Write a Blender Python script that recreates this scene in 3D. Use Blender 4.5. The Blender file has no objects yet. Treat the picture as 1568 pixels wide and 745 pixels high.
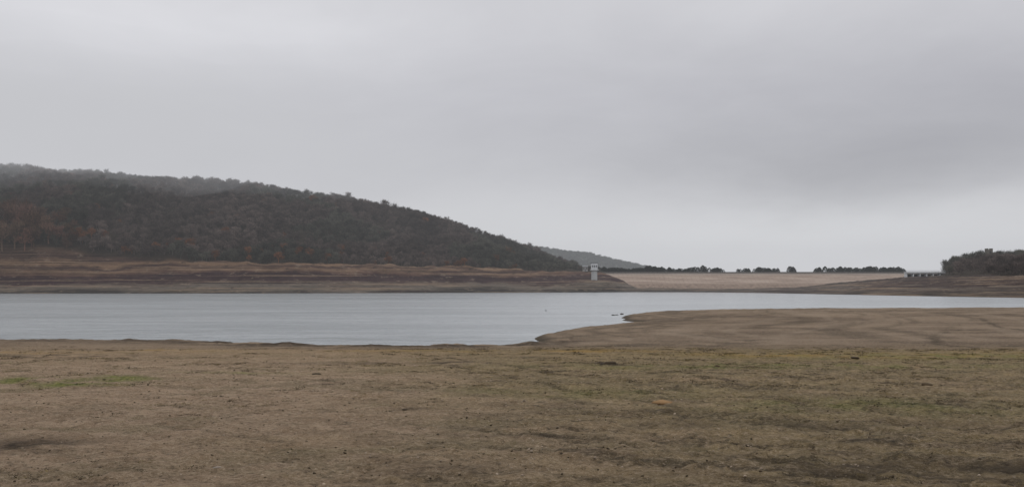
import bpy, math, numpy as np
from mathutils import Vector
rng=np.random.default_rng(7)
S=bpy.context.scene
S.view_settings.view_transform='Standard'; S.view_settings.look='None'; S.view_settings.exposure=0
F=1400.0; HZ=438.0; EYE=5.0
def px(u,v,z=0.0):
    y=F*(EYE-z)/(v-HZ); return ((u-784)/F*y,y)
def zat(v,y): return EYE+(HZ-v)/F*y
# ---------- noise ----------
TAB=rng.random((256,256))
def vn(x,y):
    xi=np.floor(x).astype(int); yi=np.floor(y).astype(int)
    fx=x-xi; fy=y-yi; fx=fx*fx*(3-2*fx); fy=fy*fy*(3-2*fy)
    a=TAB[xi&255,yi&255]; b=TAB[(xi+1)&255,yi&255]; c=TAB[xi&255,(yi+1)&255]; d=TAB[(xi+1)&255,(yi+1)&255]
    return (a*(1-fx)+b*fx)*(1-fy)+(c*(1-fx)+d*fx)*fy-0.5
def fbm(x,y,s,o=4,g=0.5):
    r=0; a=1.0; x=np.asarray(x,float)/s; y=np.asarray(y,float)/s
    for i in range(o):
        r=r+a*vn(x*2**i+17.3*i,y*2**i+5.1*i); a*=g
    return r
def sst(a,b,x):
    t=np.clip((x-a)/(b-a),0,1); return t*t*(3-2*t)
# ---------- material helpers ----------
def newmat(name):
    m=bpy.data.materials.new(name); m.use_nodes=True; nt=m.node_tree
    return m,nt,nt.nodes['Principled BSDF']
def N(nt,t,**k):
    n=nt.nodes.new(t)
    for a,b in k.items(): setattr(n,a,b)
    return n
def inp(nt,sock,v):
    if isinstance(v,bpy.types.NodeSocket): nt.links.new(v,sock)
    else: sock.default_value=v
def M(nt,op,a,b=0.0,c=None,clamp=False):
    n=N(nt,'ShaderNodeMath',operation=op,use_clamp=clamp)
    inp(nt,n.inputs[0],a); inp(nt,n.inputs[1],b)
    if c is not None: inp(nt,n.inputs[2],c)
    return n.outputs[0]
def mix(nt,f,a,b,bt='MIX'):
    n=N(nt,'ShaderNodeMix',data_type='RGBA',blend_type=bt)
    inp(nt,n.inputs[0],f)
    for s,v in ((n.inputs[6],a),(n.inputs[7],b)):
        inp(nt,s,v if isinstance(v,bpy.types.NodeSocket) else (*v[:3],1))
    return n.outputs[2]
def noise(nt,vec,scale,detail=4,rough=0.55,dist=0.0):
    n=N(nt,'ShaderNodeTexNoise'); nt.links.new(vec,n.inputs['Vector'])
    n.inputs['Scale'].default_value=scale; n.inputs['Detail'].default_value=detail
    n.inputs['Roughness'].default_value=rough; n.inputs['Distortion'].default_value=dist
    return n.outputs['Fac']
def mr(nt,v,a,b,c=0.0,d=1.0):
    n=N(nt,'ShaderNodeMapRange',interpolation_type='SMOOTHSTEP'); inp(nt,n.inputs[0],v)
    for i,q in enumerate((a,b,c,d)): n.inputs[1+i].default_value=q
    return n.outputs[0]
def ramp(nt,f,stops):
    n=N(nt,'ShaderNodeValToRGB'); e=n.color_ramp.elements
    while len(e)<len(stops): e.new(0.5)
    for q,(p,c) in zip(e,stops): q.position=p; q.color=(*c,1)
    nt.links.new(f,n.inputs[0]); return n.outputs[0]
def scalev(nt,vec,s):
    n=N(nt,'ShaderNodeVectorMath',operation='MULTIPLY'); nt.links.new(vec,n.inputs[0]); n.inputs[1].default_value=s
    return n.outputs[0]
def pos(nt): return N(nt,'ShaderNodeNewGeometry').outputs['Position']
def bump(nt,b,h,dist,strength=1.0):
    n=N(nt,'ShaderNodeBump'); n.inputs['Strength'].default_value=strength; n.inputs['Distance'].default_value=dist
    nt.links.new(h,n.inputs['Height']); nt.links.new(n.outputs[0],b.inputs['Normal'])
def simple(name,col,rough=0.85,var=0.25,sc=1.5):
    m,nt,b=newmat(name); p=pos(nt)
    f=noise(nt,p,sc,5,0.6)
    c=mix(nt,f,[x*(1-var) for x in col],[x*(1+var) for x in col])
    nt.links.new(c,b.inputs['Base Color']); b.inputs['Roughness'].default_value=rough
    b.inputs['Specular IOR Level'].default_value=0.2
    return m
def addmesh(name,verts,faces,mat=None,smooth=False,parent=None,attrs=None):
    me=bpy.data.meshes.new(name)
    verts=np.asarray(verts,np.float32)
    if isinstance(faces,np.ndarray):
        k=faces.shape[1]; n=len(faces)
        me.vertices.add(len(verts)); me.vertices.foreach_set('co',verts.ravel())
        me.loops.add(n*k); me.loops.foreach_set('vertex_index',faces.astype(np.int32).ravel())
        me.polygons.add(n); me.polygons.foreach_set('loop_start',np.arange(0,n*k,k,dtype=np.int32))
        try: me.polygons.foreach_set('loop_total',np.full(n,k,dtype=np.int32))
        except Exception: pass
        me.update(calc_edges=True)
    else:
        me.from_pydata([tuple(map(float,v)) for v in verts],[],faces)
    if smooth: me.polygons.foreach_set('use_smooth',np.ones(len(me.polygons),bool))
    if attrs:
        for k,a in attrs.items():
            at=me.attributes.new(k,'FLOAT_COLOR','POINT'); at.data.foreach_set('color',np.asarray(a,np.float32).ravel())
    if mat: me.materials.append(mat)
    o=bpy.data.objects.new(name,me)
    if parent is not False: S.collection.objects.link(o)
    if parent: o.parent=parent
    return o
def gridfaces(nr,nc):
    i=np.arange(nr-1)[:,None]*nc+np.arange(nc-1)[None,:]
    return np.stack([i,i+1,i+nc+1,i+nc],-1).reshape(-1,4)
def box(name,c,s,mat,parent=None,bev=0.0,rz=0):
    x,y,z=[q/2 for q in s]
    v=[(-x,-y,-z),(x,-y,-z),(x,y,-z),(-x,y,-z),(-x,-y,z),(x,-y,z),(x,y,z),(-x,y,z)]
    f=[(0,3,2,1),(4,5,6,7),(0,1,5,4),(1,2,6,5),(2,3,7,6),(3,0,4,7)]
    o=addmesh(name,v,f,mat,parent=parent); o.location=c; o.rotation_euler[2]=rz
    if bev:
        b=o.modifiers.new('b','BEVEL'); b.width=bev; b.segments=2
    return o
def empty(name,loc):
    e=bpy.data.objects.new(name,None); e.location=loc; S.collection.objects.link(e); return e
# ---------- world ----------
W=bpy.data.worlds.new("World"); S.world=W; W.use_nodes=True; nt=W.node_tree
bg=nt.nodes['Background']
SUN_EL=math.radians(50); SUN_AZ=math.radians(20)
sky=N(nt,'ShaderNodeTexSky',sky_type='NISHITA',sun_disc=False,sun_elevation=SUN_EL,sun_rotation=SUN_AZ)
tc=N(nt,'ShaderNodeTexCoord').outputs['Generated']
sp=N(nt,'ShaderNodeSeparateXYZ'); nt.links.new(tc,sp.inputs[0])
X,Y,Z=sp.outputs
az=M(nt,'ARCTAN2',X,Y)
cv=N(nt,'ShaderNodeCombineXYZ'); nt.links.new(M(nt,'MULTIPLY',az,2.2),cv.inputs[0]); nt.links.new(M(nt,'MULTIPLY',Z,6.0),cv.inputs[1])
w1=noise(nt,cv.outputs[0],1.3,5,0.55)
cv2=N(nt,'ShaderNodeVectorMath',operation='ADD'); nt.links.new(cv.outputs[0],cv2.inputs[0]); cv2.inputs[1].default_value=(7.3,2.1,4)
w2=noise(nt,cv2.outputs[0],1.6,6,0.6)
w3=noise(nt,cv2.outputs[0],1.7,6,0.55,0.4)
azw=M(nt,'ADD',az,M(nt,'MULTIPLY',M(nt,'SUBTRACT',w1,0.5),0.45))
elw=M(nt,'ADD',Z,M(nt,'MULTIPLY',M(nt,'SUBTRACT',w2,0.5),0.09))
def gauss(u,v,su,sv,amp):
    a0=math.atan((u-784)/F); e0=(HZ-v)/F*math.cos(a0)
    a=M(nt,'DIVIDE',M(nt,'SUBTRACT',azw,a0),su/F); e=M(nt,'DIVIDE',M(nt,'SUBTRACT',elw,e0),sv/F)
    r=M(nt,'ADD',M(nt,'MULTIPLY',a,a),M(nt,'MULTIPLY',e,e))
    return M(nt,'MULTIPLY',M(nt,'EXPONENT',M(nt,'MULTIPLY',r,-1.0)),amp)
base=ramp(nt,Z,[(0.0,(.325,.327,.338)),(0.05,(.32,.323,.332)),(0.10,(.288,.288,.301)),(0.2,(.280,.279,.296)),(0.3,(.308,.307,.321)),(0.6,(.46,.46,.47)),(1.0,(.54,.54,.545))])
tot=M(nt,'MULTIPLY',M(nt,'SUBTRACT',w3,0.5),0.085)
for g in [(1480,195,400,95,-0.085),(1250,255,340,44,-0.028),(500,200,420,60,-0.018),(1250,355,330,40,0.055),(60,50,320,140,0.055),(420,60,260,60,0.02),(700,325,220,45,0.02),(1150,110,420,60,-0.015)]:
    tot=M(nt,'ADD',tot,gauss(*g))
vm=N(nt,'ShaderNodeVectorMath',operation='ADD'); nt.links.new(base,vm.inputs[0])
cc=N(nt,'ShaderNodeCombineXYZ')
for i in range(3): nt.links.new(tot,cc.inputs[i])
nt.links.new(cc.outputs[0],vm.inputs[1])
sc=N(nt,'ShaderNodeVectorMath',operation='SCALE'); nt.links.new(vm.outputs[0],sc.inputs[0]); sc.inputs['Scale'].default_value=20.0
final=mix(nt,0.97,sky.outputs[0],sc.outputs[0])
nt.links.new(final,bg.inputs['Color']); bg.inputs['Strength'].default_value=0.1
sl=bpy.data.lights.new('sun','SUN'); sl.energy=0.75; sl.angle=math.radians(14); sl.color=(1,.96,.90)
so=bpy.data.objects.new('sun',sl); S.collection.objects.link(so)
d=Vector((math.sin(SUN_AZ)*math.cos(SUN_EL),math.cos(SUN_AZ)*math.cos(SUN_EL),math.sin(SUN_EL)))
so.rotation_euler=d.to_track_quat('Z','Y').to_euler()
# ---------- camera ----------
cam=bpy.data.cameras.new('camera'); co=bpy.data.objects.new('camera',cam); S.collection.objects.link(co)
co.location=(0,0,EYE); co.rotation_euler=(math.radians(90),0,0)
cam.sensor_width=36; cam.lens=36*F/1568; cam.shift_y=(HZ-372.5)/1568; cam.clip_end=15000; S.camera=co
# ---------- near ground ----------
shore_px=[(-1500,519),(-600,520),(-300,520.5),(0,521),(90,520.5),(200,522),(300,523),(400,526.5),(520,529),(620,530),(700,529.5),(790,527.5),(822,524),(826,519),(820,515),(838,508),(870,503),(930,497),(972,493.5),(976,491),(960,487),(948,483.5),(955,481),(985,478.6),(1040,478),(1100,477),(1300,476),(1568,474.5),(2600,472)]
poly=[px(u,v,0.2) for u,v in shore_px]
P=np.array(poly+[(900,-300),(-900,-300)])
def sdist(x,y):
    xs=x+fbm(x,y,9,3)*1.6; ys=y+fbm(x+50,y,7,4)*2.2*np.clip(y/80,0.3,1.5)
    best=np.full(x.shape,1e9); ins=np.zeros(x.shape,bool)
    n=len(P)
    for i in range(n):
        a=P[i]; b=P[(i+1)%n]; ab=b-a; L=ab@ab
        t=np.clip(((xs-a[0])*ab[0]+(ys-a[1])*ab[1])/L,0,1)
        dd=(xs-a[0]-t*ab[0])**2+(ys-a[1]-t*ab[1])**2
        best=np.minimum(best,dd)
        if a[1]!=b[1]:
            c=((a[1]>ys)!=(b[1]>ys))&(xs<(b[0]-a[0])*(ys-a[1])/(b[1]-a[1])+a[0])
            ins^=c
    dd=np.sqrt(best); return np.where(ins,dd,-dd)
def gpx(u,v):
    y=2240/(v-491.2); return ((u-784)/F*y,y)
tracks=[([(640,546),(760,572),(900,600),(1100,632),(1350,660),(1750,690)],0.15,.9),
        ([(655,544),(800,562),(960,584),(1180,612),(1400,634),(1750,658)],0.18,.9),
        ([(800,560),(1000,574),(1200,588),(1400,600),(1750,615)],0.25,.9),
        ([(900,556),(1150,568),(1350,579),(1568,588),(1800,594)],0.33,.8),
        ([(860,672),(1000,690),(1150,702),(1350,714),(1600,724),(1750,730)],0.11,.95),
        ([(860,650),(1000,664),(1200,678),(1400,690),(1600,698)],0.09,.8),
        ([(1050,560),(1300,564),(1568,570),(1800,572)],0.4,.8),
        ([(150,628),(250,645),(340,664),(440,680)],0.08,.55),
        ([(240,618),(380,640),(480,655),(640,690),(760,712)],0.08,.5),
        ([(300,566),(480,582),(640,602)],0.2,.5),
        ([(1000,745),(1200,728),(1400,735),(1600,745)],0.09,.8)]
TW=[]
for pl,w,a in tracks: TW.append((np.array([gpx(u,v) for u,v in pl]),w,a))
def pen(u,v,z): return px(u,v,z)
for pl,w,a in [([(1568,520),(1480,523),(1435,518),(1428,508),(1450,500),(1568,498)],0.6,1.0),([(1500,488),(1530,496),(1568,500),(1650,503)],0.5,1.0),([(850,520),(960,512),(1080,498),(1170,490),(1260,482)],0.9,-0.6),([(1180,530),(1200,505),(1290,492),(1420,486)],0.9,-0.6),([(990,486),(1080,488),(1200,484),(1400,480)],0.9,0.8),([(850,512),(930,503),(1010,500),(1120,510)],0.9,0.8),([(900,524),(1000,518),(1100,520),(1160,512)],1.8,0.75)]:
    TW.append((np.array([pen(u,v,0.8) for u,v in pl]),w,a))
def ground_all(x,y):
    sd=sdist(x,y)
    plane=3.4-0.038*y
    pn=0.45+0.75*sst(84,140,y)+0.34*fbm(x,y,26,3)-0.25*np.exp(-((x-20-(y-85)*.2)/12)**2-((y-84)/9)**2)
    pn=np.where(pn<.4,.4-(.4-pn)*.25,pn)
    b=plane+(pn-plane)*sst(48,74,y)
    b=b+fbm(x,y,5,3)*0.10*sst(4,30,np.abs(y))
    bank=0.02+0.28*(1-np.exp(-np.maximum(sd,0)/0.9))+0.06*np.maximum(sd,0)
    k=0.15; h=np.clip(0.5+0.5*(bank-b)/k,0,1); z=bank*(1-h)+b*h-k*h*(1-h)
    trk=np.zeros(x.shape); lt=np.zeros(x.shape)
    wx=x+fbm(x,y,3,3)*0.30; wy=y+fbm(x+9,y,3,3)*0.30
    for pl,w,a in TW:
        best=np.full(x.shape,1e9)
        for i in range(len(pl)-1):
            A=pl[i];B=pl[i+1];ab=B-A;L=ab@ab
            t=np.clip(((wx-A[0])*ab[0]+(wy-A[1])*ab[1])/L,0,1)
            best=np.minimum(best,(wx-A[0]-t*ab[0])**2+(wy-A[1]-t*ab[1])**2)
        g=np.exp(-best/(w*w))*abs(a)*np.clip(.85+2.2*fbm(x,y,1.2,4),0,1)
        if a>0: trk=np.maximum(trk,g)
        else: lt=np.maximum(lt,g)
    rough=0.055*fbm(x,y,0.2,3)+0.06*fbm(x,y,1.1,3)+0.10*np.maximum(fbm(x+33,y,0.4,3),0)*sst(-4,6,x)
    z=z+rough*sst(-0.5,2,sd)*1.0+0.3*np.maximum(fbm(x,y,1.8,3),-.1)*np.exp(-((sd-2.0)/2)**2)*(x<5)-0.05*trk*(y<75)
    z=np.where(sd<0,np.maximum(sd*0.15,-3.0),z)
    return z,sd,trk,lt
NR,NC=820,1200
dd=3*np.exp(np.linspace(0,math.log(290/3),NR)); tt=np.sinh(np.linspace(-1,1,NC)*1.5)/math.sinh(1.5)*1.6
Dg,Tg=np.meshgrid(dd,tt,indexing='ij'); gx=Dg*Tg; gy=Dg-12
gz,sd,trk,lt=ground_all(gx,gy)
def blob(cx,cy,rx,ry): return np.exp(-((gx-cx)/rx)**2-((gy-cy)/ry)**2)
green=np.zeros(gx.shape)
for u,v,rx,ry,a in [(60,582,2.4,1.3,1),(140,580,1.8,1.3,1),(110,588,1.6,.8,1),(330,570,2,.6,.6),(1200,560,9,2.0,.5),(1500,545,12,4,.5),(1300,620,3,1.5,.4),(900,600,3,1.5,.35)]:
    cx,cy=gpx(u,v); green=np.maximum(green,a*blob(cx,cy,rx,ry)*np.clip(0.7+2.4*fbm(gx,gy,0.7,4),0,1.3))
straw=np.exp(-((gy-(47+fbm(gx,gy*0,14,2)*7))/3.2)**2)*sst(-16,-2,gx)*np.clip(.35+1.8*fbm(gx,gy*3,4,3),0,1)
straw=np.maximum(straw,0.9*np.exp(-((gy-49)/2.4)**2)*sst(-10,-22,gx)*np.clip(.3+1.6*fbm(gx,gy*3,4,3),0,1))
dark=np.zeros(gx.shape)
for u,v,rx,ry,a in [(30,680,1.0,.7,.9),(930,556,1.2,.8,1),(800,665,.8,.22,1),(850,566,.9,.4,.9),(1450,720,3.0,.8,.7),(1300,715,2.0,.5,.6),(690,554,1.4,.5,.8),(130,532,11,3.5,1),(300,531,8,2.5,1),(20,545,7,3,.8),(1050,535,16,3,.5),(460,590,.8,.35,.9),(640,625,.5,.2,.8),(520,555,3,1,.7),(1250,650,3,.6,.5),(1000,630,1.5,.5,.5)]:
    cx,cy=gpx(u,v); dark=np.maximum(dark,a*blob(cx,cy,rx,ry)*np.clip(0.7+2.2*fbm(gx,gy,0.9,4),0,1.2))
lip=np.exp(-((sd-2.5)/4.5)**2)*sst(12,2,gx)*sst(90,75,gy)*np.clip(.55+2.6*fbm(gx,gy*2,3.5,4),0,1)
dark=np.maximum(dark,lip)
ac=gx*.5+gy*.87; al=-gx*.87+gy*.5
stx=fbm(ac*4.0,al*.5,1.0,5,.62)
sm=sst(-5,3,gx+fbm(gx,gy,6,2)*4)
streak=np.clip((stx-.12)*4.0,0,1)*sm*sst(46,34,gy)
streak=np.maximum(streak,.4*np.clip((stx-.22)*4.0,0,1)*sst(46,34,gy))
trk=np.maximum(trk,.75*streak)
gz=gz-0.02*streak
cn=fbm(sd*1.0+fbm(gx,gy,20,3)*5,gx*.06+gy*.03,2.6,3,.6); rp=sst(72,86,gy)*sst(0.5,3,sd)
trk=np.maximum(trk,rp*.6*np.clip((cn-.12)*4,0,1)); lt=np.maximum(lt,rp*.6*np.clip((-cn-.12)*4,0,1))
col1=np.stack([np.clip(trk,0,1),np.clip(green,0,1),np.clip(straw,0,1),np.ones_like(trk)],-1)
col2=np.stack([np.clip(dark,0,1),np.clip(lt,0,1),sst(1.9,0.3,sd),np.ones_like(trk)],-1)
m,nt,b=newmat('lakebed_soil'); p=pos(nt)
a1=N(nt,'ShaderNodeAttribute',attribute_name='c1'); a2=N(nt,'ShaderNodeAttribute',attribute_name='c2')
s1=N(nt,'ShaderNodeSeparateXYZ'); nt.links.new(a1.outputs['Vector'],s1.inputs[0]); s2=N(nt,'ShaderNodeSeparateXYZ'); nt.links.new(a2.outputs['Vector'],s2.inputs[0])
ps=N(nt,'ShaderNodeSeparateXYZ'); nt.links.new(p,ps.inputs[0])
big=noise(nt,p,0.22,5,0.6,0.5); med=noise(nt,p,1.7,6,0.7); fine=noise(nt,p,11,6,0.8); grit=noise(nt,p,45,4,0.85)
clump=noise(nt,p,3.4,9,.82); clump2=noise(nt,scalev(nt,p,(.55,1.0,1.0)),.8,9,.75); patch=noise(nt,scalev(nt,p,(.35,.6,1)),.9,7,.7)
side=mr(nt,M(nt,'ADD',M(nt,'ADD',ps.outputs[0],M(nt,'MULTIPLY',ps.outputs[1],0.12)),M(nt,'MULTIPLY',M(nt,'SUBTRACT',big,0.5),14)),-3.5,5.0)
beige=mix(nt,mr(nt,med,.35,.65),(.23,.155,.097),(.37,.268,.182))
olive=mix(nt,mr(nt,med,.35,.65),(.14,.098,.044),(.28,.205,.105))
c=mix(nt,side,beige,olive)
c=mix(nt,M(nt,'MULTIPLY',mr(nt,patch,.50,.62),.45),c,(.12,.10,.045))
c=mix(nt,M(nt,'MULTIPLY',mr(nt,patch,.48,.36),.4),c,(.34,.235,.15))
far=mr(nt,ps.outputs[1],52,76); far2=mr(nt,ps.outputs[1],20,50)
c=mix(nt,M(nt,'MULTIPLY',far2,0.4),c,(.18,.125,.058))
sand=mix(nt,mr(nt,noise(nt,scalev(nt,p,(.05,.14,1)),1,7,.65),.40,.60),(.105,.073,.050),(.205,.15,.105))
c=mix(nt,far,c,sand)
nf_=M(nt,'SUBTRACT',1.0,M(nt,'MULTIPLY',far,.55))
c=mix(nt,M(nt,'MULTIPLY',M(nt,'MULTIPLY',mr(nt,clump2,.53,.61),nf_),M(nt,'MULTIPLY_ADD',side,.4,.28)),c,(.08,.055,.028))
c=mix(nt,M(nt,'MULTIPLY',M(nt,'MULTIPLY',mr(nt,clump,.55,.59),nf_),M(nt,'MULTIPLY_ADD',side,.45,.28)),c,(.045,.033,.018))
c=mix(nt,M(nt,'MULTIPLY',M(nt,'MULTIPLY',mr(nt,clump,.45,.38),nf_),.45),c,(.40,.30,.20))
c=mix(nt,M(nt,'MULTIPLY',mr(nt,fine,.53,.60),.55),c,(.42,.33,.23))  # soil mottle; fine and grit contrast painted in for weak bump shading
c=mix(nt,M(nt,'MULTIPLY',mr(nt,fine,.47,.40),.65),c,(.06,.043,.026))
c=mix(nt,M(nt,'MULTIPLY',mr(nt,grit,.55,.66),M(nt,'SUBTRACT',.8,M(nt,'MULTIPLY',far2,.7))),c,(.5,.42,.33))
c=mix(nt,M(nt,'MULTIPLY',mr(nt,grit,.45,.34),M(nt,'SUBTRACT',.7,M(nt,'MULTIPLY',far2,.6))),c,(.05,.037,.024))
c=mix(nt,M(nt,'MULTIPLY',s1.outputs[2],.7),c,mix(nt,fine,(.19,.115,.022),(.36,.22,.06)))
c=mix(nt,M(nt,'MULTIPLY',s1.outputs[0],mr(nt,fine,.40,.60,.95,.45)),c,(.03,.022,.013))
c=mix(nt,M(nt,'MULTIPLY',s1.outputs[1],.85),c,mix(nt,mr(nt,fine,.4,.6),(.05,.065,.010),(.20,.21,.045)))
c=mix(nt,M(nt,'MULTIPLY',s2.outputs[0],mr(nt,med,.35,.55,.5,1)),c,(.036,.025,.016))
c=mix(nt,M(nt,'MULTIPLY',s2.outputs[1],.5),c,(.27,.21,.155))
c=mix(nt,M(nt,'MULTIPLY',s2.outputs[2],.8),c,(.035,.029,.02))
nt.links.new(c,b.inputs['Base Color']); b.inputs['Roughness'].default_value=.95; b.inputs['Specular IOR Level'].default_value=.15
h=M(nt,'ADD',M(nt,'MULTIPLY',fine,.6),M(nt,'MULTIPLY',grit,.25)); h=M(nt,'ADD',h,M(nt,'MULTIPLY',med,.7)); h=M(nt,'ADD',h,M(nt,'MULTIPLY',clump,.8))
bump(nt,b,h,0.10,1.0)
addmesh('ground',np.stack([gx,gy,gz],-1).reshape(-1,3),gridfaces(NR,NC),m,True,attrs={'c1':col1.reshape(-1,4),'c2':col2.reshape(-1,4)})
# ---------- water ----------
m,nt,b=newmat('lake_water'); p=pos(nt)
lane_tone=noise(nt,scalev(nt,p,(.012,.05,1)),1,7,.7); rip=noise(nt,scalev(nt,p,(.35,.9,1)),1,5,.7)
wc=mix(nt,mr(nt,lane_tone,.38,.62),(.24,.262,.275),(.325,.35,.365)); wc=mix(nt,M(nt,'MULTIPLY',mr(nt,rip,.5,.62),.45),wc,(.15,.17,.18))  # wind-lane and ripple light and dark painted into the water's base colour
nt.links.new(wc,b.inputs['Base Color']); b.inputs['IOR'].default_value=1.33; b.inputs['Specular IOR Level'].default_value=.5
b.inputs['Roughness'].default_value=.2
wn=noise(nt,scalev(nt,p,(1.0,1.6,1)),.9,4,.6); wn2=noise(nt,scalev(nt,p,(.16,.36,1)),1,3,.5)
gust=mr(nt,noise(nt,scalev(nt,p,(.008,.022,1)),1,5,.6),.38,.62,.4,1.0)
h=M(nt,'MULTIPLY',M(nt,'ADD',wn,M(nt,'MULTIPLY',wn2,2.2)),gust)
bump(nt,b,h,0.16,1.0)
addmesh('lake_water',[(-5000,-400,0),(5000,-400,0),(5000,1400,0),(-5000,1400,0)],[(0,1,2,3)],m)
# ---------- far terrain ----------
C=np.array([
(-2600,430,470,436,560,372,900,215,1500,40),
(-900,560,600,436,660,374,950,232,1500,60),
(-300,620,660,436,715,377,1000,252,1500,60),
(0,638,690,434,735,379,1000,257,1500,60),
(60,638,690,434,735,379,1000,259,1500,60),
(110,638,690,434,735,383,1000,263,1500,60),
(160,638,690,434,735,393,1000,270,1500,60),
(200,640,692,434,735,399,1000,273,1500,60),
(300,642,694,434,740,400,1000,281,1500,60),
(400,645,698,433,745,402,1000,290,1500,50),
(450,650,704,433,750,402,1000,298,1500,50),
(540,665,715,434,765,403,1000,313,1500,40),
(640,690,735,434,785,405,1000,335,1500,30),
(720,710,755,434,800,408,1000,359,1500,20),
(800,738,775,436,820,412,1000,385,1500,10),
(850,745,775,434,830,414,1000,402,1500,6),
(885,752,778,431,835,416,980,413,1500,4),
(920,764,788,430,840,418,960,419,1500,2),
(945,782,803,435,842,426,960,428,1500,0),
(975,793,812,441.5,845,439,960,440,1500,-2),
(1060,775,812,442,845,440,960,440,1500,-2),
(1150,700,800,443.5,845,440,960,440,1500,-2),
(1220,620,720,444,800,441,960,439,1500,-2),
(1270,570,660,443,770,436,960,434,1500,-2),
(1330,520,600,441,755,430,960,430,1500,0),
(1390,475,545,441,720,425,960,424,1500,0),
(1440,450,520,441,640,423,900,421,1500,10),
(1460,440,510,441,620,422,740,409,1500,10),
(1490,428,495,441,600,421,720,402,1500,20),
(1515,415,480,441,580,421,720,399,1500,20),
(1568,392,460,440,550,421,720,397,1500,30),
(1900,340,400,438,480,415,700,377,1500,40),
(3200,260,310,436,380,405,600,350,1500,60)],float)
def far_z(x,y):
    u=784+F*x/y
    g=[np.interp(u,C[:,0],C[:,k]) for k in range(1,10)]
    ys,yb,vb,yt,vt,yr,vr,yk,zk=g
    zb=zat(vb,yb); zt=zat(vt,yt); zr=zat(vr,yr)
    w=fbm(x,y,45,3)*16+fbm(x,y,12,3)*5
    yy=y+w*sst(0,20,y-ys+6)*sst(300,60,y-yt)
    z=np.where(yy<ys,(yy-ys)*0.1,0)
    t=(yy-ys)/(yb-ys); z=np.where((t>=0)&(t<1),zb*np.clip(t,0,1)**0.85,z)
    t=np.clip((yy-yb)/(yt-yb),0,1); z=np.where(yy>=yb,zb+(zt-zb)*(0.55*t+0.45*sst(0,1,t)),z)
    t=np.clip((yy-yt)/(yr-yt),0,1); z=np.where(yy>=yt,zt+(zr-zt)*(np.sin(t*math.pi/2)*.45+.55*t),z)
    t=np.clip((yy-yr)/(yk-yr),0,1.0); z=np.where(yy>=yr,zr+(zk-zr)*t*t*(3-2*t),z)
    forest=sst(-2,6,yy-yt)
    amp=np.clip((z-1)/6,0,1)
    isl=sst(1000,850,u)
    z=z+amp*(fbm(x,y,28,3)*2.8*(0.35+.65*isl)+fbm(x,y,7,3)*1.3)+forest*fbm(x,y,130,3)*(14*isl)*sst(0,60,zr-20)
    return z,forest,u,yt,yr
uu=np.concatenate([np.linspace(-2600,-60,160),np.linspace(-55,1620,1100),np.linspace(1630,3200,120)])
yv=np.concatenate([np.arange(250,380,8),np.arange(380,860,1.9),np.arange(860,1100,5),np.arange(1110,1600,25),np.array([1700,2000,3000,5000])])
Yg,Ug=np.meshgrid(yv,uu,indexing='ij'); fx=(Ug-784)/F*Yg
fz,fo,_,_,_=far_z(fx,Yg)
fz=np.where(Yg>1600,np.minimum(fz,20),fz)
m,nt,b=newmat('far_shore_soil'); p=pos(nt)
at=N(nt,'ShaderNodeAttribute',attribute_name='c1'); s1=N(nt,'ShaderNodeSeparateXYZ'); nt.links.new(at.outputs['Vector'],s1.inputs[0])
ps=N(nt,'ShaderNodeSeparateXYZ'); nt.links.new(p,ps.inputs[0])
n1=noise(nt,scalev(nt,p,(.012,.012,.03)),1,6,.62); n2=noise(nt,scalev(nt,p,(.008,.008,.8)),1,6,.75); n3=noise(nt,scalev(nt,p,(.10,.10,.3)),1,6,.8)
hh=M(nt,'ADD',ps.outputs[2],M(nt,'MULTIPLY',M(nt,'SUBTRACT',n1,.5),24)); hh=M(nt,'DIVIDE',hh,36.0)
cl=ramp(nt,hh,[(0,(.03,.026,.023)),(.03,(.065,.054,.045)),(.12,(.115,.096,.078)),(.2,(.09,.066,.052)),(.25,(.04,.019,.02)),(.36,(.032,.013,.016)),(.42,(.08,.04,.03)),(.50,(.17,.105,.066)),(.57,(.05,.025,.022)),(.66,(.21,.13,.078)),(.76,(.06,.033,.026)),(.95,(.10,.06,.04))])
crr=ramp(nt,hh,[(0,(.045,.037,.032)),(.05,(.075,.058,.048)),(.12,(.105,.083,.068)),(.18,(.045,.03,.027)),(.26,(.08,.055,.045)),(.34,(.042,.03,.027)),(.5,(.08,.06,.045))])
c=mix(nt,mr(nt,ps.outputs[0],130,170),cl,crr)
c=mix(nt,M(nt,'MULTIPLY',mr(nt,n2,.53,.60),.55),c,(.25,.175,.115))
c=mix(nt,M(nt,'MULTIPLY',mr(nt,n2,.47,.39),.8),c,(.024,.012,.012))
c=mix(nt,M(nt,'MULTIPLY',mr(nt,n3,.56,.65),.55),c,(.26,.20,.145))
c=mix(nt,M(nt,'MULTIPLY',mr(nt,n3,.45,.35),.7),c,(.024,.016,.013))
c=mix(nt,s1.outputs[0],c,mix(nt,n3,(.022,.018,.015),(.055,.04,.028)))
nt.links.new(c,b.inputs['Base Color']); b.inputs['Roughness'].default_value=.95; b.inputs['Specular IOR Level'].default_value=.1
bump(nt,b,M(nt,'ADD',n3,n2),2.5,1.0)
fc=np.stack([fo,fo*0,fo*0,fo*0+1],-1)
addmesh('far_shore_terrain',np.stack([fx,Yg,fz],-1).reshape(-1,3),gridfaces(len(yv),len(uu)),m,True,attrs={'c1':fc.reshape(-1,4)})
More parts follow.
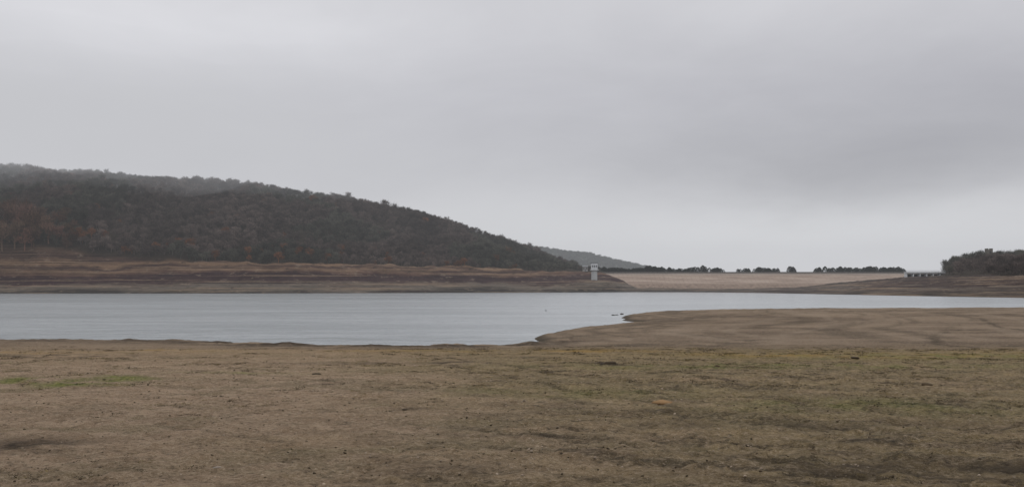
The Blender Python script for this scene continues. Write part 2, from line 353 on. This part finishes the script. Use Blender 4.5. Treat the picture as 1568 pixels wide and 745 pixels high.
# distant hill
du=np.linspace(560,1120,140); dy=np.linspace(1900,3200,60)
Yd,Ud=np.meshgrid(dy,du,indexing='ij'); dx=(Ud-784)/F*2250*(Yd/2250)**0.4
SU=[560,700,760,815,860,900,940,985,1020,1060,1120]; SV=[370,374,379,382,387,393,402,411,419,430,440]
sil=np.interp(Ud,SU,SV)
def dist_z(Yd,sil): return zat(sil,2250)*np.sin(np.clip((Yd-1900)/350,0,1)*math.pi/2)*(1-sst(2400,3200,Yd))
dz=dist_z(Yd,sil)+fbm(dx,Yd,60,4)*6-1
hill_m=simple('distant_woodland_floor',(.06,.066,.054),.95,.4,.02)
addmesh('distant_hill',np.stack([dx,Yd,dz],-1).reshape(-1,3),gridfaces(60,140),hill_m,True)
# ---------- plant prototypes ----------
def treemat(name,v):
    m,nt,b=newmat(name)
    a=N(nt,'ShaderNodeAttribute',attribute_name='tint',attribute_type='INSTANCER')
    g=noise(nt,N(nt,'ShaderNodeTexCoord').outputs['Object'],.7,3,.6)
    c=mix(nt,1.0,a.outputs['Color'],mix(nt,g,(1-v,)*3,(1+v,)*3),'MULTIPLY')
    nt.links.new(c,b.inputs['Base Color']); b.inputs['Roughness'].default_value=.9; b.inputs['Specular IOR Level'].default_value=.1
    return m
tm=treemat('winter_twigs',.6); cm=treemat('conifer_foliage',.4); wm=treemat('dry_weed',.4); rm=treemat('pebble_stone',.3)
def cone(V,Fc,a,b_,r0,r1,n=4):
    a=np.array(a,float);b_=np.array(b_,float);d=b_-a;d/=np.linalg.norm(d)
    s=np.cross(d,[0.3,1,0.2]);s/=np.linalg.norm(s);t=np.cross(d,s);o=len(V)
    for k in range(n): q=2*math.pi*k/n; V.append(a+r0*(math.cos(q)*s+math.sin(q)*t))
    for k in range(n): q=2*math.pi*k/n; V.append(b_+r1*(math.cos(q)*s+math.sin(q)*t))
    for k in range(n): Fc.append((o+k,o+(k+1)%n,o+n+(k+1)%n,o+n+k))
def broad(seed,H=8.0,n=520):
    r=np.random.default_rng(seed); V=[];Fc=[]
    cone(V,Fc,(0,0,-1),(0,0,H*.45),.28,.18,5)
    cl=[]
    for i in range(9):
        a=i*2.4+r.random(); q=r.uniform(.25,1)*H*.33; z=H*r.uniform(.42,.86)
        q*=math.sqrt(max(0.1,1-((z/H-.55)/.42)**2)); e=np.array([math.cos(a)*q,math.sin(a)*q,z]); cl.append(e)
        cone(V,Fc,(0,0,H*r.uniform(.2,.45)),e,.14,.04,3)
    cl.append(np.array([0,0,H*.8]))
    for i in range(n):
        c=cl[r.integers(len(cl))]; d=r.normal(size=3); d/=np.linalg.norm(d); R=H*r.uniform(.12,.22)
        p0=c+d*R*r.uniform(.2,1.0)
        dr=d+np.array([0,0,1.0])+r.normal(size=3)*.4; dr/=np.linalg.norm(dr); L=r.uniform(.6,1.7); w=r.uniform(.04,.14)
        s=np.cross(dr,r.normal(size=3)); s/=np.linalg.norm(s); o=len(V)
        V+= [p0-s*w,p0+s*w,p0+dr*L]; Fc.append((o,o+1,o+2))
    return V,Fc
def conif(seed,H=5.0,n=420):
    r=np.random.default_rng(seed); V=[];Fc=[]; cone(V,Fc,(0,0,-.5),(0,0,H*.85),.18,.03,5)
    for i in range(n):
        t=r.random()**.9; R=H*.36*(1-t**2.2)**.7*(.6+.5*r.random()); a=r.random()*6.283
        p0=np.array([math.cos(a)*R,math.sin(a)*R,H*(.05+.85*t)]); L=r.uniform(.25,.6); w=r.uniform(.1,.25)
        dr=np.array([math.cos(a),math.sin(a),r.uniform(-.2,1)]); dr/=np.linalg.norm(dr); s=np.cross(dr,r.normal(size=3)); s/=np.linalg.norm(s); o=len(V)
        V+=[p0-s*w,p0+s*w,p0+dr*L]; Fc.append((o,o+1,o+2))
    return V,Fc
def weed(seed):
    r=np.random.default_rng(seed); V=[];Fc=[]
    for i in range(30):
        a=r.random()*6.283; q=r.random()**.5*.13; p0=np.array([math.cos(a)*q,math.sin(a)*q,-.005]); a=r.random()*6.283; dr=np.array([math.cos(a)*r.uniform(.3,2.2),math.sin(a)*r.uniform(.3,2.2),1]); dr/=np.linalg.norm(dr)
        L=r.uniform(.02,.055); s=np.cross(dr,r.normal(size=3)); s/=np.linalg.norm(s); w=r.uniform(.003,.008); o=len(V)
        V+=[p0-s*w,p0+s*w,p0+dr*L]; Fc.append((o,o+1,o+2))
    return V,Fc
import bmesh
def stone(seed):
    r=np.random.default_rng(seed); bm=bmesh.new(); bmesh.ops.create_icosphere(bm,subdivisions=2,radius=1)
    ax=r.uniform(.6,1.1,3); ax[2]*=.6; k=r.normal(size=(5,3)); 
    V=[]
    for v in bm.verts:
        p=np.array(v.co); f=1+.16*sum(math.sin(k[i]@p*1.8+i) for i in range(5))/1.5; V.append(p*f*ax)
    Fc=[tuple(q.index for q in f.verts) for f in bm.faces]; bm.free(); return V,Fc
def coll(name,gen,mat,n,smooth=False):
    c=bpy.data.collections.new(name)
    for i in range(n):
        V,Fc=gen(i+11); o=addmesh(name+'_proto',np.array(V),Fc,mat,smooth,parent=False); c.objects.link(o)
    return c
def scatter(name,c,n,pts,rot,scl,tint):
    k=len(pts); me=bpy.data.meshes.new(name); me.vertices.add(k); me.vertices.foreach_set('co',np.asarray(pts,np.float32).ravel())
    a=me.attributes.new('rot','FLOAT_VECTOR','POINT'); a.data.foreach_set('vector',np.asarray(rot,np.float32).ravel())
    a=me.attributes.new('scl','FLOAT_VECTOR','POINT'); a.data.foreach_set('vector',np.asarray(scl,np.float32).ravel())
    a=me.attributes.new('pick','INT','POINT'); a.data.foreach_set('value',rng.integers(0,n,k).astype(np.int32))
    t4=np.concatenate([tint,np.ones((k,1))],1); a=me.attributes.new('tint','FLOAT_COLOR','POINT'); a.data.foreach_set('color',t4.astype(np.float32).ravel())
    o=bpy.data.objects.new(name,me); S.collection.objects.link(o)
    g=bpy.data.node_groups.new(name,'GeometryNodeTree')
    g.interface.new_socket('Geometry',in_out='INPUT',socket_type='NodeSocketGeometry'); g.interface.new_socket('Geometry',in_out='OUTPUT',socket_type='NodeSocketGeometry')
    gi=g.nodes.new('NodeGroupInput'); go=g.nodes.new('NodeGroupOutput'); ip=g.nodes.new('GeometryNodeInstanceOnPoints')
    ci=g.nodes.new('GeometryNodeCollectionInfo'); ci.inputs['Collection'].default_value=c; ci.inputs['Separate Children'].default_value=True; ci.inputs['Reset Children'].default_value=True
    def na(t,nm):
        q=g.nodes.new('GeometryNodeInputNamedAttribute'); q.data_type=t; q.inputs['Name'].default_value=nm; return q.outputs['Attribute']
    L=g.links.new
    L(gi.outputs[0],ip.inputs['Points']); L(ci.outputs[0],ip.inputs['Instance']); ip.inputs['Pick Instance'].default_value=True
    L(na('INT','pick'),ip.inputs['Instance Index']); L(na('FLOAT_VECTOR','rot'),ip.inputs['Rotation']); L(na('FLOAT_VECTOR','scl'),ip.inputs['Scale'])
    L(ip.outputs[0],go.inputs[0])
    md=o.modifiers.new('scatter','NODES'); md.node_group=g
    return o
broadC=coll('winter_tree_kit',broad,tm,8); conC=coll('conifer_kit',conif,cm,5); weedC=coll('weed_kit',weed,wm,5); stoneC=coll('stone_kit',stone,rm,6,True)
def rotz(k): r=np.zeros((k,3)); r[:,2]=rng.random(k)*6.283; r[:,:2]=rng.normal(0,.05,(k,2)); return r
def tints(k,base,v=.25,orange=.0):
    t=np.array(base)[None]*(1+rng.uniform(-v,v,(k,1)))*(1+rng.uniform(-.08,.08,(k,3)))
    return t
# hillside forest
sp_=5.3
gx_,gy_=np.meshgrid(np.arange(-1100,520,sp_),np.arange(440,1130,sp_)); tx=(gx_+rng.uniform(-.5,.5,gx_.shape)*sp_*1.1).ravel(); ty=(gy_+rng.uniform(-.5,.5,gx_.shape)*sp_*1.1).ravel()
tz,tf,tu,tyt,tyr=far_z(tx,ty)
L_=(tu<925)&(tu>-700)&(tf>.6)&(ty<tyr+70)&(tz>6)
R_=(tu>1449)&(tu<2100)&(tf>.6)&(ty<tyr+60)
dens=fbm(tx,ty,70,3)
keep=(L_|R_)&(rng.random(tx.shape)<np.clip(.92+dens*.6,.45,1))
tx,ty,tz,tu,tyt=tx[keep],ty[keep],tz[keep],tu[keep],tyt[keep]; k=len(tx); print('TREES',k)
sz=rng.uniform(.6,1.2,k)*np.where(rng.random(k)<.04,1.25,1)*(1+.4*fbm(tx,ty,45,3)); sz=np.where(tu>1400,sz*.95,sz)*np.interp(tu,[780,900],[1,.6])**(tu<1000)
nf=fbm(tx,ty,80,3)
base=np.where((nf>-.06)[:,None],np.array([[.112,.088,.078]]),np.array([[.080,.078,.062]]))
T=base*(1+rng.uniform(-.4,.4,(k,1)))*(1+.8*fbm(tx,ty,30,3))[:,None]*np.where(tu>1400,1.1,1)[:,None]
o=(rng.random(k)<np.where((ty<tyt+30)&(tu<800),.12,.014)); T[o]=np.array([.20,.09,.045])*(1+rng.uniform(-.4,.1,(o.sum(),1)))
scatter('hillside_forest',broadC,8,np.stack([tx,ty,tz-.3],-1),rotz(k),np.stack([sz*1.1,sz*1.1,sz],-1),T)
# russet grove on left promontory
q=[]
for i in range(46):
    u=rng.uniform(-60,112); y=rng.uniform(728,775); x=(u-784)/F*y; q.append((x,y))
q=np.array(q); z_=far_z(q[:,0],q[:,1])[0]; s=rng.uniform(1.7,2.7,46)*np.interp(784+F*q[:,0]/q[:,1],[-60,60,112],[1.05,1.1,.7])
t=tints(46,(.115,.066,.046),.5); scatter('russet_tree_grove',broadC,8,np.stack([q[:,0],q[:,1],z_-.5],-1),rotz(46),np.stack([s*.95,s*.95,s],-1),t)
# distant hill trees
k=3800; u=rng.uniform(600,1060,k); y=rng.uniform(1950,2330,k); sl=np.interp(u,SU,SV)
x=(u-784)/F*2250*(y/2250)**0.4; z=dist_z(y,sl)+fbm(x,y,60,4)*6-1.5; s=rng.uniform(.7,1.5,k)
scatter('distant_woodland',broadC,8,np.stack([x,y,z],-1),rotz(k),np.stack([s*1.4,s*1.4,s],-1),tints(k,(.06,.07,.055),.35))
# ---------- dam ----------
DY=862.0; CZ=zat(417,DY)
conc=simple('dam_coping_concrete',(.22,.205,.19),.85,.15,.3)
m,nt,b=newmat('dam_face_paving'); p=pos(nt); ps=N(nt,'ShaderNodeSeparateXYZ'); nt.links.new(p,ps.inputs[0])
n1=noise(nt,scalev(nt,p,(.02,.02,.5)),1,6,.75); n2=noise(nt,scalev(nt,p,(.3,.3,.5)),1,5,.8)
c=mix(nt,mr(nt,n1,.38,.62),(.22,.16,.125),(.34,.265,.215)); c=mix(nt,mr(nt,ps.outputs[2],9,6),c,mix(nt,mr(nt,n2,.35,.65),(.13,.09,.066),(.26,.19,.145)))
c=mix(nt,M(nt,'MULTIPLY',mr(nt,n2,.52,.66),.4),c,(.15,.11,.085))
c=mix(nt,M(nt,'MULTIPLY',mr(nt,ps.outputs[2],CZ-3.2,CZ-1.6),.55),c,(.17,.15,.135))
st=N(nt,'ShaderNodeTexBrick'); st.inputs['Scale'].default_value=.12; st.inputs['Mortar Size'].default_value=.012; st.offset=0.0
cb=N(nt,'ShaderNodeCombineXYZ'); nt.links.new(ps.outputs[0],cb.inputs[0]); nt.links.new(M(nt,'MULTIPLY',ps.outputs[2],3.0),cb.inputs[1]); nt.links.new(cb.outputs[0],st.inputs['Vector'])
c=mix(nt,M(nt,'MULTIPLY',st.outputs['Fac'],.6),c,(.12,.09,.07))
nt.links.new(c,b.inputs['Base Color']); b.inputs['Roughness'].default_value=.9; b.inputs['Specular IOR Level'].default_value=.15
dam=empty('embankment_dam',(0,0,0))
xs=np.linspace(60,420,121); prof=[(-56,-1),(-46,1.5),(-40,2.4),(-24,8.2),(-22.5,8.4),(-2,CZ-.9),(0,CZ-.6)]
def bow(x): return -6*np.sin((x-60)/360*math.pi)
V=[]
for (py,pz) in prof:
    for x in xs: V.append((x,DY+py+bow(x)+6,pz))
addmesh('upstream_face',V,gridfaces(len(prof),len(xs)),m,parent=dam)
def strip(name,pr,mat):
    V=[]
    for (py,pz) in pr:
        for x in xs: V.append((x,DY+py+bow(x)+6,pz))
    return addmesh(name,V,gridfaces(len(pr),len(xs)),mat,parent=dam)
strip('crest_road',[(0,CZ-.62),(0.3,CZ-.62),(8,CZ-.62),(8.2,CZ-.8),(40,2)],simple('crest_asphalt',(.07,.07,.07),.9))
strip('wave_wall',[(-.1,CZ-1.0),(-.1,CZ+.45),(-.25,CZ+.46),(-.25,CZ+.62),(.4,CZ+.62),(.4,CZ-.61)],conc)
strip('drain_channel',[(-1.9,CZ-1.25),(-1.9,CZ-.85),(-1.0,CZ-.8),(-1.0,CZ-1.0)],simple('dark_stained_concrete',(.06,.055,.05),.9))
strip('downstream_guard_wall',[(7.6,CZ-.6),(7.6,CZ+.2),(7.9,CZ+.2),(7.9,CZ-.7)],conc)
strip('toe_berm',[(-60,-1),(-52,1.0),(-44.5,1.9),(-42.5,2.45),(-41.2,2.4)],simple('berm_soil',(.13,.095,.07),.95,.4,.2))
seg=[(921,1108,170),(1128,1192,44),(1209,1218,7),(1247,1278,18),(1281,1386,110)]
pts=[]
for a,b2,n in seg:
    for i in range(n):
        u=rng.uniform(a,b2); y=DY+rng.uniform(14,17.5); pts.append(((u-784)/F*y,y,CZ-1.0))
pts=np.array(pts); k=len(pts); s=rng.uniform(.95,1.35,k)*(1+.5*fbm(pts[:,0],pts[:,1],12,3))
scatter('dam_crest_tree_row',conC,5,pts,rotz(k),np.stack([s*1.0,s*1.0,s],-1),tints(k,(.028,.036,.024),.3))
k=110; u=rng.uniform(862,975,k); y=rng.uniform(880,960,k); z=np.interp(u,[862,975],[19.5,15]); s=rng.uniform(.8,1.6,k)
scatter('conifer_grove',conC,5,np.stack([(u-784)/F*y,y,z],-1),rotz(k),np.stack([s*1.4,s*1.4,s],-1),tints(k,(.04,.045,.034),.3))
# ---------- intake tower ----------
white=simple('white_render',(.58,.59,.60),.85,.12,.8); greyc=simple('weathered_concrete',(.30,.30,.295),.9,.2,.5); glass=simple('dark_window_glass',(.03,.035,.04),.2,.1); roofm=simple('roof_slate_grey',(.16,.165,.175),.7,.1)
ty0=800; tx0=(910-784)/F*ty0
tw=empty('intake_tower',(tx0,ty0,0))
def cyl(name,r0,r1,z0,z1,mat,parent,n=16,loc=(0,0)):
    V=[];Fc=[]; cone(V,Fc,(loc[0],loc[1],z0),(loc[0],loc[1],z1),r0,r1,n); Fc.append(tuple(range(n,2*n))); Fc.append(tuple(reversed(range(n))))
    return addmesh(name,V,Fc,mat,parent=parent)
zt=zat(401.5,ty0); zf_=zat(413,ty0)
cyl('shaft',2.8,2.6,2,zf_-.9,simple('pale_shaft_concrete',(.44,.445,.445),.9,.15,.5),tw,20)
cyl('corbel',2.6,3.6,zf_-.9,zf_-.3,greyc,tw,20)
box('gallery_slab',(0,0,zf_-.1),(7.2,7.2,.4),white,tw,.03)
box('valve_house',(0,0,(zf_+.1+zt-.6)/2),(5.4,5.4,zt-.7-zf_),white,tw,.05)
box('flat_roof',(0,0,zt-.3),(6.4,6.4,.5),roofm,tw,.04)
for sx in(-1.6,0,1.6):
    box('window',(sx,-2.72,zf_+3.2),(.85,.08,1.5),glass,tw); box('window_sill',(sx,-2.76,zf_+2.25),(1.2,.16,.12),greyc,tw)
    box('window_side',(2.72,sx,zf_+3.2),(.08,1.1,1.7),glass,tw)
for i in range(9):
    q=-3.5+i*.875; box('rail_post',(q,-3.52,zf_+.6),(.08,.08,1.0),white,tw)
box('handrail',(0,-3.52,zf_+1.13),(7.1,.1,.08),white,tw); box('mid_rail',(0,-3.52,zf_+.65),(7.1,.06,.06),white,tw)
box('access_bridge',(0,17,zf_-.1),(1.8,27,.35),greyc,tw)
gh=empty('gatehouse',((896-784)/F*845,845,zat(415,845)))
box('walls',(0,0,1.9),(4.6,4.4,4.4),simple('pale_plaster',(.30,.29,.28),.85,.15),gh,.04)
addmesh('pitched_roof',[(-2.8,-2.6,4.12),(2.8,-2.6,4.12),(2.8,2.6,4.12),(-2.8,2.6,4.12),(-2.8,0,5.6),(2.8,0,5.6)],[(0,1,5,4),(2,3,4,5),(0,4,3),(1,2,5),(0,3,2,1)],roofm,parent=gh)
for sx in(-1.4,1.3): box('window',(sx,-2.23,2.6),(.9,.08,1.2),glass,gh)
box('door',(0,-2.23,.9),(.9,.08,2.0),roofm,gh)
# ---------- spillway bridge ----------
whb=simple('painted_white_concrete',(.66,.67,.68),.8,.06,.8)
by=730; bx0=(1386-784)/F*by; bx1=(1449-784)/F*by; bz=zat(417.2,by)
br=empty('spillway_bridge',((bx0+bx1)/2,by,bz)); Lb=bx1-bx0
box('deck',(0,0,0),(Lb,5,.8),whb,br,.04)
box('deck_beam',(0,0,-.68),(Lb-1,3.6,.5),greyc,br)
for i in range(7):
    x=-Lb/2+Lb*i/6; box('pier',(x*.97,0,-3.4),(.8,4.2,4.9),whb,br,.04)
box('opening_back_panel',(0,2.3,-3.4),(Lb-1.5,.3,4.6),simple('dark_opening_panel',(.05,.05,.055),.8),br)  # dark panel behind the openings between the piers
for i in range(14):
    x=-Lb/2+.2+(Lb-.4)*i/13; box('rail_post',(x,-2.4,1.0),(.18,.14,1.2),whb,br)
for i,hz in enumerate((.95,1.7)): box('rail',(0,-2.4,hz),(Lb,.16,.16),whb,br); box('rear_rail',(0,2.4,hz),(Lb,.12,.12),greyc,br)
box('control_kiosk',(Lb/2-2.0,0,1.72),(2.4,2.4,2.6),greyc,br,.03)
# ---------- hilltop tower ----------
hy=705; hx=(1514-784)/F*hy; hz=zat(380,hy)
ht=empty('stone_watchtower',(hx,hy,0)); stm=simple('old_stone',(.15,.135,.115),.95,.35,.9)
box('tower_body',(0,0,hz-6.5),(4.2,4.2,11),stm,ht,.08)
for i,(a,b2) in enumerate([(-1.7,-1.7),(0,-1.7),(1.7,-1.7),(-1.7,1.7),(1.7,1.7),(0,1.7),(-1.7,0),(1.7,0)]): box('merlon',(a,b2,hz-.55),(.8,.8,.9),stm,ht,.03)
box('window',(0,-2.12,hz-3),(.8,.08,1.4),glass,ht)
box('side_wing',(3.3,0,hz-8),(2.4,3.4,10),stm,ht,.06)
# ---------- near details ----------
k=16000; y=4+70*rng.random(k)**1.9; x=(rng.random(k)*2-1)*(y*.75+4)
z,sdv,_,_=ground_all(x,y); ok=sdv>.3; x,y,z=x[ok],y[ok],z[ok]; k=len(x)
s=.005+.016*rng.random(k)**3+np.where(rng.random(k)<.004,rng.uniform(.01,.025,k),0); s*=np.clip(.8+y/45,.8,2)
r3=rng.random((k,3))*6.28; r3[:,:2]*=.08
tn=np.where((rng.random(k)<.65)[:,None],np.array([[.07,.052,.034]]),np.array([[.30,.24,.18]]))*(1+rng.uniform(-.3,.3,(k,1)))
scatter('scattered_pebbles',stoneC,6,np.stack([x,y,z+s*.1],-1),r3,np.stack([s,s,s],-1),tn)
lst=[(1015,614,.15,(.26,.16,.08)),(332,712,.03,(.3,.26,.22)),(1098,560,.12,(.07,.05,.03)),(485,572,.1,(.06,.045,.03)),(700,530,.1,(.06,.045,.03)),(1310,549,.18,(.06,.045,.03)),(620,625,.05,(.06,.045,.03)),(935,556,.16,(.06,.045,.03)),(860,566,.14,(.07,.05,.03)),(1420,590,.1,(.07,.05,.03)),(160,582,.05,(.07,.06,.03))]
pp=np.array([gpx(a[0],a[1]) for a in lst]); z=ground_all(pp[:,0],pp[:,1])[0]; s=np.array([a[2] for a in lst])
scatter('soil_clods',stoneC,6,np.stack([pp[:,0],pp[:,1],z+s*.1],-1),rotz(len(lst)),np.stack([s*1.5,s,s*.8],-1),np.array([a[3] for a in lst]))
k=24000; y=5+64*rng.random(k)**1.4; x=(rng.random(k)*2-1)*(y*.75+4)
z,sdv,tk,_=ground_all(x,y); dn=fbm(x,y,1.6,4); ok=(sdv>.3)&(rng.random(k)<np.clip(-.08+dn*2.4+.25*sst(-3,5,x)+tk*.8,0,1)); x,y,z=x[ok],y[ok],z[ok]; k=len(x)
s=rng.uniform(.4,1.1,k)*np.clip(y/22,.6,2.0)
tn=np.where((rng.random(k)<.7)[:,None],np.array([[.045,.034,.02]]),np.array([[.17,.13,.06]]))*(1+rng.uniform(-.3,.3,(k,1)))
scatter('dry_weed_tufts',weedC,5,np.stack([x,y,z],-1),rotz(k),np.stack([s*1.4,s*1.4,s*.8],-1),tn)
sp=[px(939,482.5),px(944,482),px(952,481),px(836,475.5),px(960,484)]
pts=np.array([(a,b2,.05) for a,b2 in sp]); s=np.array([.25,.2,.3,.15,.25])
scatter('shoreline_rocks',stoneC,6,pts,rotz(5),np.stack([s*1.8,s,s],-1),tints(5,(.05,.045,.04)))
# ---------- atmospheric haze & low cloud ----------
def fogmat(name,dens,col):
    m=bpy.data.materials.new(name); m.use_nodes=True; nt=m.node_tree; nt.nodes.clear()
    o=N(nt,'ShaderNodeOutputMaterial'); a=N(nt,'ShaderNodeVolumeAbsorption'); a.inputs['Color'].default_value=(0,0,0,1); a.inputs['Density'].default_value=dens
    e=N(nt,'ShaderNodeEmission'); e.inputs['Color'].default_value=(*col,1); e.inputs['Strength'].default_value=dens
    ad=N(nt,'ShaderNodeAddShader'); nt.links.new(a.outputs[0],ad.inputs[0]); nt.links.new(e.outputs[0],ad.inputs[1]); nt.links.new(ad.outputs[0],o.inputs['Volume'])
    return m
box('haze',(0,3150,118),(9000,5500,260),fogmat('haze',.00019,(.55,.56,.59)))
def cloud(name,c,r,dens):
    bm=bmesh.new(); bmesh.ops.create_icosphere(bm,subdivisions=5,radius=1)
    V=[]
    for v in bm.verts:
        p=v.co; f=1+.10*math.sin(p.x*5+p.z*3)+.08*math.sin(p.y*7+p.x*9+1)+.05*math.sin(p.z*6+p.x*15)
        V.append((p.x*r[0]*f,p.y*r[1]*f,p.z*r[2]*f))
    Fc=[tuple(q.index for q in f.verts) for f in bm.faces]; bm.free()
    o=addmesh(name,V,Fc,fogmat(name,dens,(.545,.55,.575)),True); o.location=c
cloud('low_cloud',(-560,940,178),(560,170,98),.0012)
cloud('low_cloud',(-560,960,182),(480,150,72),.0018)
cloud('low_cloud',(-600,985,180),(380,130,52),.0028)
